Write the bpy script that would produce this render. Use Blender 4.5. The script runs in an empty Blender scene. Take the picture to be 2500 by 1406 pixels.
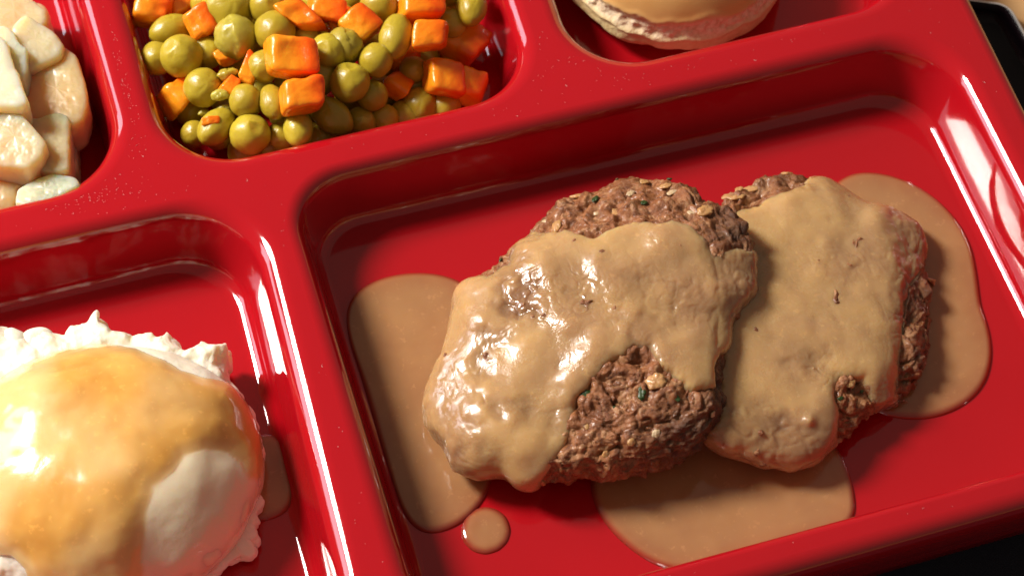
import bpy, math
import numpy as np
from mathutils import Matrix, Vector
from mathutils.geometry import delaunay_2d_cdt

# ------------------------------------------------------------------ camera
# lengths in the code are centimetres, S turns them into metres
S = 0.01
scene = bpy.context.scene
C = scene.collection
FPX = 5500.0                       # focal length in pixels of a 2500 px wide frame
TILT, ROLL, YAW = math.radians(31.0), math.radians(3.9), math.radians(-20.6)
DIST = 55.0
RM = Matrix.Rotation(YAW, 3, 'Z') @ Matrix.Rotation(TILT, 3, 'X') @ Matrix.Rotation(ROLL, 3, 'Z')
RN = np.array(RM)
CAMP = RN @ np.array([0, 0, DIST])
cd = bpy.data.cameras.new('camera')
cam = bpy.data.objects.new('camera', cd)
C.objects.link(cam)
cam.matrix_world = Matrix.Translation(Vector(CAMP * S)) @ RM.to_4x4()
cd.sensor_width = 36.0
cd.lens = 36.0 * FPX / 2500.0
cd.clip_start = 0.02
cd.clip_end = 50.0
cd.dof.use_dof = True
cd.dof.focus_distance = 0.548
cd.dof.aperture_fstop = 20.0
scene.camera = cam

def at(px, py, z=0.0):
    """point of the place (cm) that a photo pixel shows at height z"""
    d = RN @ np.array([(px - 1250) / FPX, -(py - 703) / FPX, -1.0])
    t = (z - CAMP[2]) / d[2]
    return CAMP + t * d

def proj(P):
    q = (P - CAMP) @ RN
    return np.stack([1250 + FPX * q[..., 0] / -q[..., 2], 703 - FPX * q[..., 1] / -q[..., 2]], -1)

# ------------------------------------------------------------------ light
w = bpy.data.worlds.new('World'); scene.world = w; w.use_nodes = True
bg = w.node_tree.nodes['Background']
bg.inputs[0].default_value = (1.0, 0.82, 0.68, 1); bg.inputs[1].default_value = 0.165
scene.view_settings.view_transform = 'Standard'
scene.view_settings.look = 'None'
scene.view_settings.exposure = 0.0

def area(name, d, dist, shape, sx, sy, power, col, target=(0, 0, -1.5)):
    l = bpy.data.lights.new(name, 'AREA'); l.shape = shape; l.size = sx
    if shape != 'DISK': l.size_y = sy
    l.energy = power; l.color = col
    o = bpy.data.objects.new(name, l); C.objects.link(o)
    d = Vector(d).normalized(); t = Vector(target) * S
    o.location = t + d * dist
    o.rotation_euler = d.to_track_quat('Z', 'Y').to_euler()
    return o
area('sunlight_lamp', (-.80, .64, .97), 1.3, 'ELLIPSE', .30, .36, 27.5, (1.0, .93, .84))
area('window_lamp', (-.90, .50, .50), 1.7, 'RECTANGLE', .36, .62, 4.6, (.86, .88, 1.0))
area('window_lamp', (-.68, .76, .50), 1.7, 'RECTANGLE', .36, .62, 4.6, (.86, .88, 1.0))

# ------------------------------------------------------------------ numpy noise
def _h(ix, iy, iz, seed):
    n = (ix.astype(np.int64) * 374761393 + iy.astype(np.int64) * 668265263 + iz.astype(np.int64) * 2147483647 + seed * 974634777) & 0xffffffff
    n = ((n ^ (n >> 13)) * 1274126177) & 0xffffffff
    n = ((n ^ (n >> 16)) * 2246822519) & 0xffffffff
    return ((n ^ (n >> 15)) & 0xffffff) / float(0x1000000)
def vn(P, f, seed=0):
    p = P * f; i = np.floor(p); u = p - i; u = u * u * u * (u * (u * 6 - 15) + 10); i = i.astype(np.int64)
    r = 0
    for a in (0, 1):
        for b in (0, 1):
            for c in (0, 1):
                wt = (u[:, 0] if a else 1 - u[:, 0]) * (u[:, 1] if b else 1 - u[:, 1]) * (u[:, 2] if c else 1 - u[:, 2])
                r = r + wt * _h(i[:, 0] + a, i[:, 1] + b, i[:, 2] + c, seed)
    return r * 2 - 1
def fbm(P, f, n=3, seed=0):
    r = 0; a = 1.0; t = 0
    for k in range(n):
        r = r + a * vn(P + k * 17.3, f, seed + k); t += a; a *= .5; f *= 2.03
    return r / t
def worley(P, f, seed=0):
    p = P * f; i = np.floor(p).astype(np.int64); best = np.full(len(P), 9.0); idv = np.zeros(len(P))
    for a in (-1, 0, 1):
        for b in (-1, 0, 1):
            for c in (-1, 0, 1):
                x, y, z = i[:, 0] + a, i[:, 1] + b, i[:, 2] + c
                q = np.stack([x + _h(x, y, z, seed), y + _h(x, y, z, seed + 1), z + _h(x, y, z, seed + 2)], 1)
                d = ((q - p) ** 2).sum(1); m = d < best
                best = np.where(m, d, best); idv = np.where(m, _h(x, y, z, seed + 3), idv)
    return np.sqrt(best), idv
def sstep(a, b, x):
    t = np.clip((x - a) / (b - a), 0, 1); return t * t * (3 - 2 * t)

# ------------------------------------------------------------------ materials
class N:
    def __init__(s, name):
        s.m = bpy.data.materials.new(name); s.m.use_nodes = True; s.t = s.m.node_tree
        s.b = s.t.nodes['Principled BSDF']
        tc = s.t.nodes.new('ShaderNodeTexCoord'); mp = s.t.nodes.new('ShaderNodeMapping')
        mp.inputs['Scale'].default_value = (100, 100, 100)
        s.t.links.new(tc.outputs['Object'], mp.inputs[0]); s.co = mp.outputs[0]
    def lk(s, a, b): s.t.links.new(a, b)
    def noise(s, f, det=3, rough=.55, dist=0):
        n = s.t.nodes.new('ShaderNodeTexNoise'); n.inputs['Scale'].default_value = f; n.inputs['Detail'].default_value = det
        n.inputs['Roughness'].default_value = rough; n.inputs['Distortion'].default_value = dist; s.lk(s.co, n.inputs['Vector']); return n.outputs['Fac']
    def vor(s, f, feature='F1', rnd=1):
        n = s.t.nodes.new('ShaderNodeTexVoronoi'); n.inputs['Scale'].default_value = f; n.feature = feature
        n.inputs['Randomness'].default_value = rnd; s.lk(s.co, n.inputs['Vector']); return n
    def attr(s, name):
        n = s.t.nodes.new('ShaderNodeAttribute'); n.attribute_name = name; return n.outputs['Fac']
    def ramp(s, fac, stops):
        r = s.t.nodes.new('ShaderNodeValToRGB'); s.lk(fac, r.inputs[0]); e = r.color_ramp.elements
        while len(e) < len(stops): e.new(.5)
        for k, (p, c) in enumerate(stops):
            e[k].position = p; e[k].color = (*c, 1) if len(c) == 3 else c
        return r.outputs[0]
    def mix(s, fac, a, b, mode='MIX'):
        n = s.t.nodes.new('ShaderNodeMix'); n.data_type = 'RGBA'; n.blend_type = mode
        for v, i in ((fac, 0), (a, 6), (b, 7)):
            if isinstance(v, (int, float)): n.inputs[i].default_value = v
            elif isinstance(v, tuple): n.inputs[i].default_value = (*v, 1)
            else: s.lk(v, n.inputs[i])
        return n.outputs[2]
    def mul(s, a, b, op='MULTIPLY'):
        n = s.t.nodes.new('ShaderNodeMath'); n.operation = op
        for v, i in ((a, 0), (b, 1)):
            if isinstance(v, (int, float)): n.inputs[i].default_value = v
            else: s.lk(v, n.inputs[i])
        return n.outputs[0]
    def bump(s, h, dist, strength=1, prev=None):
        n = s.t.nodes.new('ShaderNodeBump'); n.inputs['Distance'].default_value = dist * S; n.inputs['Strength'].default_value = strength
        s.lk(h, n.inputs['Height'])
        if prev is not None: s.lk(prev, n.inputs['Normal'])
        return n.outputs[0]
    def set(s, **k):
        for a, v in k.items():
            i = s.b.inputs[a.replace('_', ' ')]
            if hasattr(v, 'is_output'): s.lk(v, i)
            elif isinstance(v, tuple) and len(v) == 3 and i.type == 'RGBA': i.default_value = (*v, 1)
            else: i.default_value = v
        return s.m
    def sss(s, wt, rad, scale):
        s.b.inputs['Subsurface Weight'].default_value = wt
        s.b.inputs['Subsurface Radius'].default_value = rad
        s.b.inputs['Subsurface Scale'].default_value = scale * S

# red plastic
n = N('red_tray_plastic')
scuff = n.ramp(n.noise(1.3, 5, .7), [(.45, (0, 0, 0)), (.75, (1, 1, 1))])
n.set(Base_Color=n.mix(n.noise(.25, 2), (.38, .0042, .0095), (.42, .0054, .0112)),
      Roughness=n.ramp(scuff, [(0, (.07,) * 3), (1, (.12,) * 3)]), Coat_Weight=0.5, Coat_Roughness=.02, IOR=1.5,
      Normal=n.bump(n.noise(.9, 2), .004, .5))
n.sss(.12, (1, .05, .03), .12)
M_TRAY = n.m
# meat
n = N('browned_meat')
v = n.vor(5.5); v2 = n.vor(16)
base = n.ramp(n.noise(2.2, 5, .7, .4), [(.28, (.09, .026, .008)), (.42, (.21, .067, .021)), (.58, (.37, .138, .047)), (.75, (.60, .29, .115))])
base = n.mix(n.mul(v.outputs['Color'], .35), base, (.44, .19, .09))
base = n.mix(n.ramp(n.noise(9, 3, .7), [(.57, (0, 0, 0)), (.68, (1, 1, 1))]), base, (.46, .25, .15))
base = n.mix(.55, base, n.ramp(n.attr('crumb'), [(0, (.10, .030, .010)), (.35, (.28, .094, .033)), (.7, (.39, .155, .058)), (.85, (.60, .33, .16)), (1, (.20, .062, .026))]))
base = n.mix(n.attr('char_shade'), base, (.055, .022, .012))
nb = n.bump(n.noise(7, 5, .7, .8), .05, 1); nb = n.bump(n.noise(20, 4, .75), .03, 1, nb)
n.set(Base_Color=base, Roughness=n.ramp(n.noise(8, 3), [(.35, (.20,) * 3), (.7, (.5,) * 3)]), Normal=nb, Coat_Weight=.18, Coat_Roughness=.15, Specular_IOR_Level=.4)
n.sss(.12, (1, .3, .12), .15)
M_MEAT = n.m
# brown gravy on the patties
def gravy_mat(name, a, b, thin, wr, rough, sssw=.35, spk=True, wf=7.0, sscale=.8, bare_tint=None):
    n = N(name)
    col = n.ramp(n.noise(.55, 3, .6, .3), [(.33, a), (.62, b)])
    col = n.mix(n.ramp(n.noise(5.5, 3, .6), [(.60, (0, 0, 0)), (.72, (.55, .55, .55))]), col, tuple(min(1, x * 1.25) for x in b))
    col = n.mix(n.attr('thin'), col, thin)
    if bare_tint: col = n.mix(n.attr('bare_tint'), col, bare_tint)
    msk = n.ramp(n.noise(wf * .13, 2), [(.46, (.12,) * 3), (.62, (1,) * 3)])
    nb = n.bump(n.mul(n.noise(wf, 3, .6, .8), msk), wr, 1)
    nb = n.bump(n.mul(n.noise(wf * 3.0, 2, .6), msk), wr * .4, 1, nb)
    n.set(Base_Color=col, Roughness=n.ramp(n.noise(3, 3), [(.3, (rough,) * 3), (.7, (rough * 1.7,) * 3)]), Normal=nb, Coat_Weight=.5, Coat_Roughness=.06, Specular_IOR_Level=.5)
    n.sss(sssw, (1, .55, .25), sscale)
    return n.m
M_GRAVY = gravy_mat('brown_gravy_coat', (.44, .255, .122), (.535, .328, .140), (.25, .12, .062), .016, .19, .8)
M_POOL = gravy_mat('brown_gravy_pool', (.37, .18, .080), (.44, .23, .10), (.30, .035, .018), .0012, .08, .8, False, 4, .6)
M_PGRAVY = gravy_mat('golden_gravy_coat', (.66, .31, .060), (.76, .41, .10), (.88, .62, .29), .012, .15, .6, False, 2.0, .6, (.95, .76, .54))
# mash
n = N('mashed_potato')
nb = n.bump(n.noise(3.2, 3, .5), .04, .9)
n.set(Base_Color=n.mix(n.attr('bare_tint'), n.ramp(n.noise(1.3, 4), [(.3, (.92, .80, .60)), (.7, (.95, .88, .72))]), (.95, .68, .42)), Roughness=.58, Normal=nb, Specular_IOR_Level=.4)
n.sss(.5, (1, .75, .5), .5)
M_MASH = n.m
# peas
def pea_mat(name, a, b):
    n = N(name)
    oi = n.t.nodes.new('ShaderNodeObjectInfo')
    col = n.mix(n.noise(1.6, 3, .6, .3), a, b)
    col = n.mix(n.mul(oi.outputs['Random'], .55), col, (.33, .21, .010))
    col = n.mix(n.ramp(n.noise(14, 3, .7), [(.62, (0, 0, 0)), (.8, (.4, .4, .4))]), col, (.55, .50, .14))
    nb = n.bump(n.noise(5, 3), .015, 1); nb = n.bump(n.noise(26, 2), .004, 1, nb)
    n.set(Base_Color=col, Roughness=.34, Normal=nb, Coat_Weight=.08, Coat_Roughness=.12)
    n.sss(.6, (.9, .9, .15), .35)
    return n.m
M_PEA = pea_mat('canned_pea_skin', (.55, .42, .035), (.45, .35, .028))
M_PEA2 = pea_mat('pale_pea_flesh', (.52, .44, .08), (.42, .36, .035))
# carrots
n = N('cooked_carrot')
sp = n.t.nodes.new('ShaderNodeSeparateXYZ'); n.lk(n.co, sp.inputs[0])
core = n.mul(sp.outputs[0], n.mul(n.noise(2.5, 2), .35), 'ADD')
col = n.ramp(core, [(.0, (.93, .34, .014)), (.2, (.92, .25, .008)), (.5, (.84, .10, .003))])
oi = n.t.nodes.new('ShaderNodeObjectInfo')
col = n.mix(n.mul(oi.outputs['Random'], .4), col, (.82, .12, .004))
nb = n.bump(n.noise(6, 4, .6), .014, 1); nb = n.bump(n.noise(26, 2, .6), .005, 1, nb)
n.set(Base_Color=col, Roughness=.26, Normal=nb, Coat_Weight=.1, Coat_Roughness=.12)
n.sss(.5, (1, .35, .06), .3)
M_CARROT = n.m
# pears
n = N('poached_pear')
oi = n.t.nodes.new('ShaderNodeObjectInfo')
col = n.ramp(n.noise(.8, 3), [(.3, (.60, .35, .15)), (.7, (.72, .49, .25))])
col = n.mix(n.mul(oi.outputs['Color'], 1.0), (.45, .20, .07), col) if False else col
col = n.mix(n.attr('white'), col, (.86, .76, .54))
nb = n.bump(n.noise(3, 4, .6), .012, 1)
n.set(Base_Color=col, Roughness=.36, Normal=nb, Coat_Weight=.08, Coat_Roughness=.15)
n.sss(.95, (1, .55, .22), 2.0)
M_PEAR = n.m
# bread
n = N('bread_crust')
tear = n.attr('tear'); top = n.attr('top')
crust = n.mix(top, n.ramp(n.noise(1.6, 5, .65), [(.3, (.66, .48, .20)), (.7, (.78, .64, .33))]), n.ramp(n.noise(.6, 3), [(.3, (.64, .32, .09)), (.7, (.74, .43, .15))]))
crumb = n.ramp(n.noise(7, 4, .7), [(.3, (.66, .42, .22)), (.6, (.88, .72, .50))])
nb = n.bump(n.noise(6, 5, .65), .05, n.set and 1); nb = n.bump(n.noise(22, 3), .012, 1, nb)
bm = n.t.nodes.new('ShaderNodeBump'); bm.inputs['Distance'].default_value = .04 * S
n.lk(n.noise(9, 5, .7), bm.inputs['Height']); n.lk(n.mul(n.mul(top, -.93), 1, 'ADD'), bm.inputs['Strength'])
n.set(Base_Color=n.mix(tear, crust, crumb), Roughness=n.ramp(top, [(0, (.75,) * 3), (1, (.55,) * 3)]), Normal=bm.outputs[0], Coat_Weight=0.0)
n.sss(.05, (1, .6, .3), .2)
M_BREAD = n.m
def plain(name, col, rough, **k):
    n = N(name); c2 = tuple(x * .78 for x in col)
    n.set(Base_Color=n.mix(n.noise(6, 4), col, c2), Roughness=rough, Normal=n.bump(n.noise(14, 4), .02, 1), **k)
    return n
n = plain('parsley', (.028, .058, .012), .35); M_HERB = n.m
n = plain('fried_onion', (.56, .30, .12), .32, Coat_Weight=.3); n.sss(.4, (1, .5, .2), .2); M_ONION = n.m
n = plain('oat_flake', (.66, .46, .27), .4, Coat_Weight=.2); n.sss(.4, (1, .6, .3), .2); M_OAT = n.m
n = plain('dust', (.85, .80, .76), .7); M_DUST = n.m
n = plain('black_gloss', (.006, .003, .005), .25, Specular_IOR_Level=.25); M_BLACK = n.m
n = plain('polished_rim', (.9, .9, .92), .25, Metallic=0.0); M_RIM = n.m
n = N('navy_cloth')
wv = n.t.nodes.new('ShaderNodeTexWave'); wv.inputs['Scale'].default_value = 9; wv.bands_direction = 'X'; n.lk(n.co, wv.inputs[0])
wv2 = n.t.nodes.new('ShaderNodeTexWave'); wv2.inputs['Scale'].default_value = 9; wv2.bands_direction = 'Y'; n.lk(n.co, wv2.inputs[0])
hh = n.mul(wv.outputs['Fac'], wv2.outputs['Fac'], 'ADD')
n.set(Base_Color=n.mix(n.noise(20, 3), (.006, .008, .018), (.012, .016, .034)), Roughness=.9, Normal=n.bump(hh, .02, 1))
M_CLOTH = n.m
n = N('table_wood')
wv = n.t.nodes.new('ShaderNodeTexWave'); wv.inputs['Scale'].default_value = .12; wv.inputs['Distortion'].default_value = 4; wv.inputs['Detail'].default_value = 5; wv.bands_direction = 'Y'
st = n.t.nodes.new('ShaderNodeMapping'); st.inputs['Scale'].default_value = (.12, 1, 1); st.inputs['Rotation'].default_value = (0, 0, .3); n.lk(n.co, st.inputs[0]); n.lk(st.outputs[0], wv.inputs[0])
n.set(Base_Color=n.mix(wv.outputs['Fac'], (.50, .25, .095), (.68, .40, .18)), Roughness=.45, Normal=n.bump(wv.outputs['Fac'], .01, .5))
M_WOOD = n.m

# ------------------------------------------------------------------ mesh helpers
def mesh_obj(name, V, F, mat, parent=None, loc=None, attrs=None, label=None, cat=None, group=None, kind=None, smooth=True):
    """V in cm (place coordinates); the origin goes to loc"""
    V = np.asarray(V, float)
    if loc is None: loc = np.array([V[:, 0].mean(), V[:, 1].mean(), V[:, 2].min()])
    loc = np.asarray(loc, float)
    me = bpy.data.meshes.new(name)
    F = [f for f in F] if not isinstance(F, np.ndarray) else F
    L = ((V - loc) * S).astype(np.float32)
    if isinstance(F, np.ndarray):
        k = F.shape[1]; me.vertices.add(len(L)); me.vertices.foreach_set('co', L.ravel())
        me.loops.add(F.size); me.loops.foreach_set('vertex_index', F.ravel().astype(np.int32))
        me.polygons.add(len(F)); me.polygons.foreach_set('loop_start', np.arange(0, F.size, k, dtype=np.int32))
        me.update(calc_edges=True); me.validate()
    else:
        me.from_pydata(L.tolist(), [], F); me.update()
    if smooth: me.shade_smooth()
    if attrs:
        for a, v in attrs.items():
            at_ = me.attributes.new(a, 'FLOAT', 'POINT'); at_.data.foreach_set('value', np.clip(v, 0, 1).astype(np.float32))
    if mat: me.materials.append(mat)
    o = bpy.data.objects.new(name, me); C.objects.link(o)
    pl = Vector(parent['cm']) if parent is not None and 'cm' in parent else Vector((0, 0, 0))
    o.location = (Vector(loc) - pl) * S
    if parent is not None: o.parent = parent
    tag(o, label, cat, group, kind)
    return o
def tag(o, label=None, cat=None, group=None, kind=None):
    for k, v in (('label', label), ('category', cat), ('group', group), ('kind', kind)):
        if v: o[k] = v
def empty(name, loc, label, cat, group=None):
    o = bpy.data.objects.new(name, None); o.empty_display_size = .01; C.objects.link(o)
    o.location = Vector(loc) * S; o['cm'] = [float(x) for x in loc]; tag(o, label, cat, group); return o

def ring_faces(nr, nt, flip=False):
    i = np.arange(nr - 1)[:, None] * nt; j = np.arange(nt)[None, :]; j2 = (j + 1) % nt
    f = np.stack([i + j, i + nt + j, i + nt + j2, i + j2], -1).reshape(-1, 4)
    return f[:, ::-1] if flip else f
def star(poly, c, nt, smooth=0):
    """radius of a closed polygon seen from c in nt directions"""
    th = np.linspace(0, 2 * np.pi, nt, endpoint=False); D = np.stack([np.cos(th), np.sin(th)], 1)
    A = poly - c; B = np.roll(A, -1, 0); E = B - A; r = np.full(nt, 0.0)
    for a, e in zip(A, E):
        den = D[:, 0] * e[1] - D[:, 1] * e[0]; den = np.where(np.abs(den) < 1e-9, 1e-9, den)
        t = (a[0] * e[1] - a[1] * e[0]) / den; u = (a[0] * D[:, 1] - a[1] * D[:, 0]) / den
        ok = (t > 0) & (u >= 0) & (u <= 1); r = np.where(ok, np.maximum(r, t), r)
    bad = r <= 0
    if bad.any(): r[bad] = np.interp(np.flatnonzero(bad), np.flatnonzero(~bad), r[~bad], period=nt)
    if smooth:
        k = np.exp(-.5 * (np.arange(-3 * smooth, 3 * smooth + 1) / smooth) ** 2); k /= k.sum(); m = len(k) // 2
        r = np.convolve(np.concatenate([r[-m:], r, r[:m]]), k, 'valid')
    return th, r
def grid_normals(P):
    du = np.gradient(P, axis=0); dv = (np.roll(P, -1, 1) - np.roll(P, 1, 1))
    n = np.cross(du, dv); l = np.linalg.norm(n, axis=-1, keepdims=True); n = n / np.maximum(l, 1e-9)
    n[0] = (0, 0, 1)
    return n
def blob(c, th, r, zlo, zhi, zmid, nr, ex=.6, ez=.6, amax=1.0, taper=0):
    """closed rounded body: grid (ring, angle, xyz); ex, ez < 1 make it boxier"""
    a = np.linspace(0.0, 1.0, nr) ** .8 * (np.pi * amax)
    rho = np.abs(np.sin(a)) ** ex; rho[0] = 0
    if amax >= .999: rho[-1] = 0
    ca = np.cos(a); zz = np.where(ca >= 0, np.abs(ca) ** ez * (zhi - zmid), -np.abs(ca) ** ez * (zmid - zlo)) + zmid
    X = c[0] + rho[:, None] * r[None] * np.cos(th)[None]; Y = c[1] + rho[:, None] * r[None] * np.sin(th)[None]
    return np.stack([X, Y, np.repeat(zz[:, None], len(th), 1)], -1)
def blob_even(c, th, r, zlo, zhi, zmid, nr, ex, ez, amax=.72):
    # rings spaced evenly along the middle profile
    a = np.linspace(0, np.pi * amax, 600); rho = np.abs(np.sin(a)) ** ex * r.mean(); ca = np.cos(a)
    z = np.where(ca >= 0, np.abs(ca) ** ez * (zhi - zmid), -np.abs(ca) ** ez * (zmid - zlo))
    s = np.concatenate([[0], np.cumsum(np.hypot(np.diff(rho), np.diff(z)))]); aa = np.interp(np.linspace(0, s[-1], nr), s, a)
    rho = np.abs(np.sin(aa)) ** ex; rho[0] = 0; ca = np.cos(aa)
    zz = np.where(ca >= 0, np.abs(ca) ** ez * (zhi - zmid), -np.abs(ca) ** ez * (zmid - zlo)) + zmid
    X = c[0] + rho[:, None] * r[None] * np.cos(th)[None]; Y = c[1] + rho[:, None] * r[None] * np.sin(th)[None]
    return np.stack([X, Y, np.repeat(zz[:, None], len(th), 1)], -1)
def pxpoly(pts, z): return np.array([at(x, y, z)[:2] for x, y in pts])
def outline(pts, zback, zfront, extra=lambda x: 0):
    ys = [p[1] for p in pts]; a, b = min(ys), max(ys)
    return np.array([at(x, y, zback + (zfront - zback) * ((y - a) / (b - a)) + extra(x))[:2] for x, y in pts])
def signed(Q, poly):
    """signed distance of points Q (n,2) to a polygon, positive inside"""
    poly = np.asarray(poly, float); A = poly; B = np.roll(poly, -1, 0); d = np.full(len(Q), 1e9); ins = np.zeros(len(Q), bool)
    for a, b in zip(A, B):
        e = b - a; w_ = Q - a; t = np.clip((w_ @ e) / max(e @ e, 1e-9), 0, 1)
        d = np.minimum(d, np.hypot(*(w_ - t[:, None] * e).T))
        cnd = ((a[1] > Q[:, 1]) != (b[1] > Q[:, 1])) & (Q[:, 0] < (b[0] - a[0]) * (Q[:, 1] - a[1]) / ((b[1] - a[1]) if b[1] != a[1] else 1e-9) + a[0])
        ins ^= cnd
    return np.where(ins, d, -d)
def rounded(quad, rad, n=14, straight=10):
    """rounded polygon of four corners (x,y), one radius per corner, same point count for all"""
    out = []; q = np.asarray(quad, float)
    arcs = []
    for i in range(4):
        p, a, b = q[i], q[i - 1], q[(i + 1) % 4]
        u = (a - p) / np.linalg.norm(a - p); v = (b - p) / np.linalg.norm(b - p)
        ang = math.acos(np.clip(u @ v, -1, 1)); R = rad[i]; t = R / math.tan(ang / 2)
        m = (u + v) / np.linalg.norm(u + v); cc = p + m * (R / math.sin(ang / 2))
        s0 = p + u * t - cc; s1 = p + v * t - cc
        a0 = math.atan2(s0[1], s0[0]); a1 = math.atan2(s1[1], s1[0]); da = (a1 - a0 + math.pi) % (2 * math.pi) - math.pi
        arcs.append([cc + R * np.array([math.cos(a0 + da * k / n), math.sin(a0 + da * k / n)]) for k in range(n + 1)])
    for i in range(4):
        out += arcs[i]; e0 = arcs[i][-1]; e1 = arcs[(i + 1) % 4][0]
        out += [e0 + (e1 - e0) * k / straight for k in range(1, straight)]
    return np.array(out)
def inset(quad, ds):
    """move each side (corner i -> i+1) inward by ds[i]; quad is clockwise in plan"""
    q = np.asarray(quad, float); lines = []
    cen = q.mean(0)
    for i in range(4):
        a, b = q[i], q[(i + 1) % 4]; d = (b - a) / np.linalg.norm(b - a); nn = np.array([-d[1], d[0]])
        if nn @ (cen - a) < 0: nn = -nn
        lines.append((a + nn * ds[i], d))
    out = []
    for i in range(4):
        (p, d), (q_, e) = lines[i - 1], lines[i]
        t = ((q_ - p)[0] * e[1] - (q_ - p)[1] * e[0]) / (d[0] * e[1] - d[1] * e[0]); out.append(p + d * t)
    return np.array(out)

# ------------------------------------------------------------------ table, cloth, dark tray
FLOOR = -2.0; TABLE = -2.46
Vt = [(-150, -120, TABLE), (120, -120, TABLE), (120, 150, TABLE), (-150, 150, TABLE)]
mesh_obj('table', Vt, [(0, 1, 2, 3)], M_WOOD, loc=(0, 0, TABLE), label=None, kind='structure')

# cloth: sheet with gentle waves and thickness
cq = [at(1500, 1250, TABLE)[:2], at(3300, 700, TABLE)[:2], at(3700, 2300, TABLE)[:2], at(1500, 2300, TABLE)[:2]]
U, Vv = np.meshgrid(np.linspace(0, 1, 90), np.linspace(0, 1, 90), indexing='ij')
cq = np.array(cq); XY = (cq[0] * ((1 - U) * (1 - Vv))[..., None] + cq[1] * (U * (1 - Vv))[..., None] + cq[2] * (U * Vv)[..., None] + cq[3] * ((1 - U) * Vv)[..., None])
Pz = TABLE + .12 + .05 * fbm(np.concatenate([XY.reshape(-1, 2), np.zeros((8100, 1))], 1), .25, 2, 5).reshape(90, 90)
P = np.concatenate([XY, Pz[..., None]], -1)
Pb = P.copy(); Pb[..., 2] = TABLE + .005
idx = np.arange(8100).reshape(90, 90)
f = np.stack([idx[:-1, :-1], idx[1:, :-1], idx[1:, 1:], idx[:-1, 1:]], -1).reshape(-1, 4)
border = list(idx[:, 0]) + list(idx[-1, 1:]) + list(idx[::-1, -1][1:]) + list(idx[0, ::-1][1:-1])
side = [(a, b, b + 8100, a + 8100) for a, b in zip(border, border[1:] + border[:1])]
mesh_obj('napkin', np.concatenate([P.reshape(-1, 3), Pb.reshape(-1, 3)]), [tuple(int(x) for x in q) for q in np.concatenate([f, np.array(side)])], M_CLOTH,
         label='dark navy woven cloth lying under the lower right edge of the red tray', cat='cloth')

dq = np.array([at(2278, -8, -2.05)[:2], at(2462, 16, -2.05)[:2], at(2850, 700, -2.05)[:2], at(2645, 700, -2.05)[:2]])
root = empty('narrow_black_tray', (*dq.mean(0), TABLE), 'narrow black glossy tray with a bright silver edge on the wood beside the red tray', 'tray')
def profile_ring(quad, rads, prof, closed=True):
    return [np.concatenate([rounded(inset(quad, [o] * 4), [max(.05, r - o) for r in rads]), np.full((4 * 24, 1), z)], 1) for o, z in prof]
prof = [(0.02, TABLE + .01), (-.04, TABLE + .40), (.0, TABLE + .50), (.09, TABLE + .54)]
rings = profile_ring(dq, [.6] * 4, prof); nt = len(rings[0])
mesh_obj('rim', np.concatenate(rings), ring_faces(len(rings), nt), M_RIM, root)
prof = [(0.09, TABLE + .54), (.13, TABLE + .52), (.18, TABLE + .30), (.28, TABLE + .06), (.4, TABLE + .03)]
rings = profile_ring(dq, [.6] * 4, prof)
Vb = np.concatenate(rings + [np.array([[*dq.mean(0), TABLE + .03]])])
fb = [tuple(int(x) for x in q) for q in ring_faces(len(rings), nt)] + [((len(rings) - 1) * nt + k, len(rings) * nt, (len(rings) - 1) * nt + (k + 1) % nt) for k in range(nt)]
mesh_obj('tray_surface', Vb, fb, M_BLACK, root)

# ------------------------------------------------------------------ the red compartment tray
def Q(pts, z=0.0): return np.array([at(x, y, z)[:2] for x, y in pts])     # corners TL, TR, BR, BL
COMP = {
 'main': (Q([(662, 433), (2316, 40), (2850, 1068), (998, 1575)]), Q([(777, 574), (2213, 241), (2650, 1135), (1099, 1553)], FLOOR), [1.7, 2.1, 2.0, 1.8], [1.2, 1.5, 1.5, 1.3]),
 'mash': (Q([(-500, 690), (648, 437), (932, 1592), (-330, 1930)]), Q([(-420, 868), (538, 636), (774, 1572), (-215, 1845)], FLOOR), [2.0, 2.3, 2.0, 2.0], [1.3, 1.6, 1.4, 1.4]),
 'peas': (Q([(155, -375), (1085, -560), (1356, 232), (391, 456)]), None, [2.0, 2.0, 2.1, 2.3], [1.2, 1.2, 1.3, 1.5]),
 'roll': (Q([(1122, -568), (1900, -735), (2282, 5), (1391, 217)]), None, [2.0, 2.0, 2.1, 2.2], [1.2, 1.2, 1.3, 1.4]),
 'pear': (Q([(-690, -200), (128, -372), (362, 447), (-520, 655)]), None, [2.0, 2.0, 2.3, 2.0], [1.2, 1.2, 1.5, 1.2]),
}
def wall_profile(n1=10, n2=8):
    # (fraction of the run, z) from lip to floor: convex fillet, straight wall, concave fillet
    r1, r2, run, D = .50, .38, 1.12, -FLOOR
    # find the slope angle so that the total run matches
    lo, hi = .2, 1.5
    for _ in range(60):
        a = (lo + hi) / 2
        x = r1 * math.sin(a) + r2 * math.sin(a); z = (r1 + r2) * (1 - math.cos(a)); st = (D - z) / math.tan(a)
        if x + st > run: lo = a
        else: hi = a
    pts = [(r1 * math.sin(a * k / n1), -r1 * (1 - math.cos(a * k / n1))) for k in [0, .15] + list(range(1, n1 + 1))]
    x0, z0 = pts[-1]; st = (D - (r1 + r2) * (1 - math.cos(a))) / math.tan(a)
    for k in range(1, 5): pts.append((x0 + st * k / 4, z0 - st * k / 4 * math.tan(a)))
    x1, z1 = pts[-1]; xc = x1 + r2 * math.sin(a)
    for k in list(range(n2 - 1, 0, -1)) + [.15, 0]:
        b = a * k / n2; pts.append((xc - r2 * math.sin(b), FLOOR + r2 * (1 - math.cos(b))))
    return [(x / xc, z) for x, z in pts]
PROF = wall_profile()
tv, tf, LIP, FLOORLOOP = [], [], {}, {}
nv = 0
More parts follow.
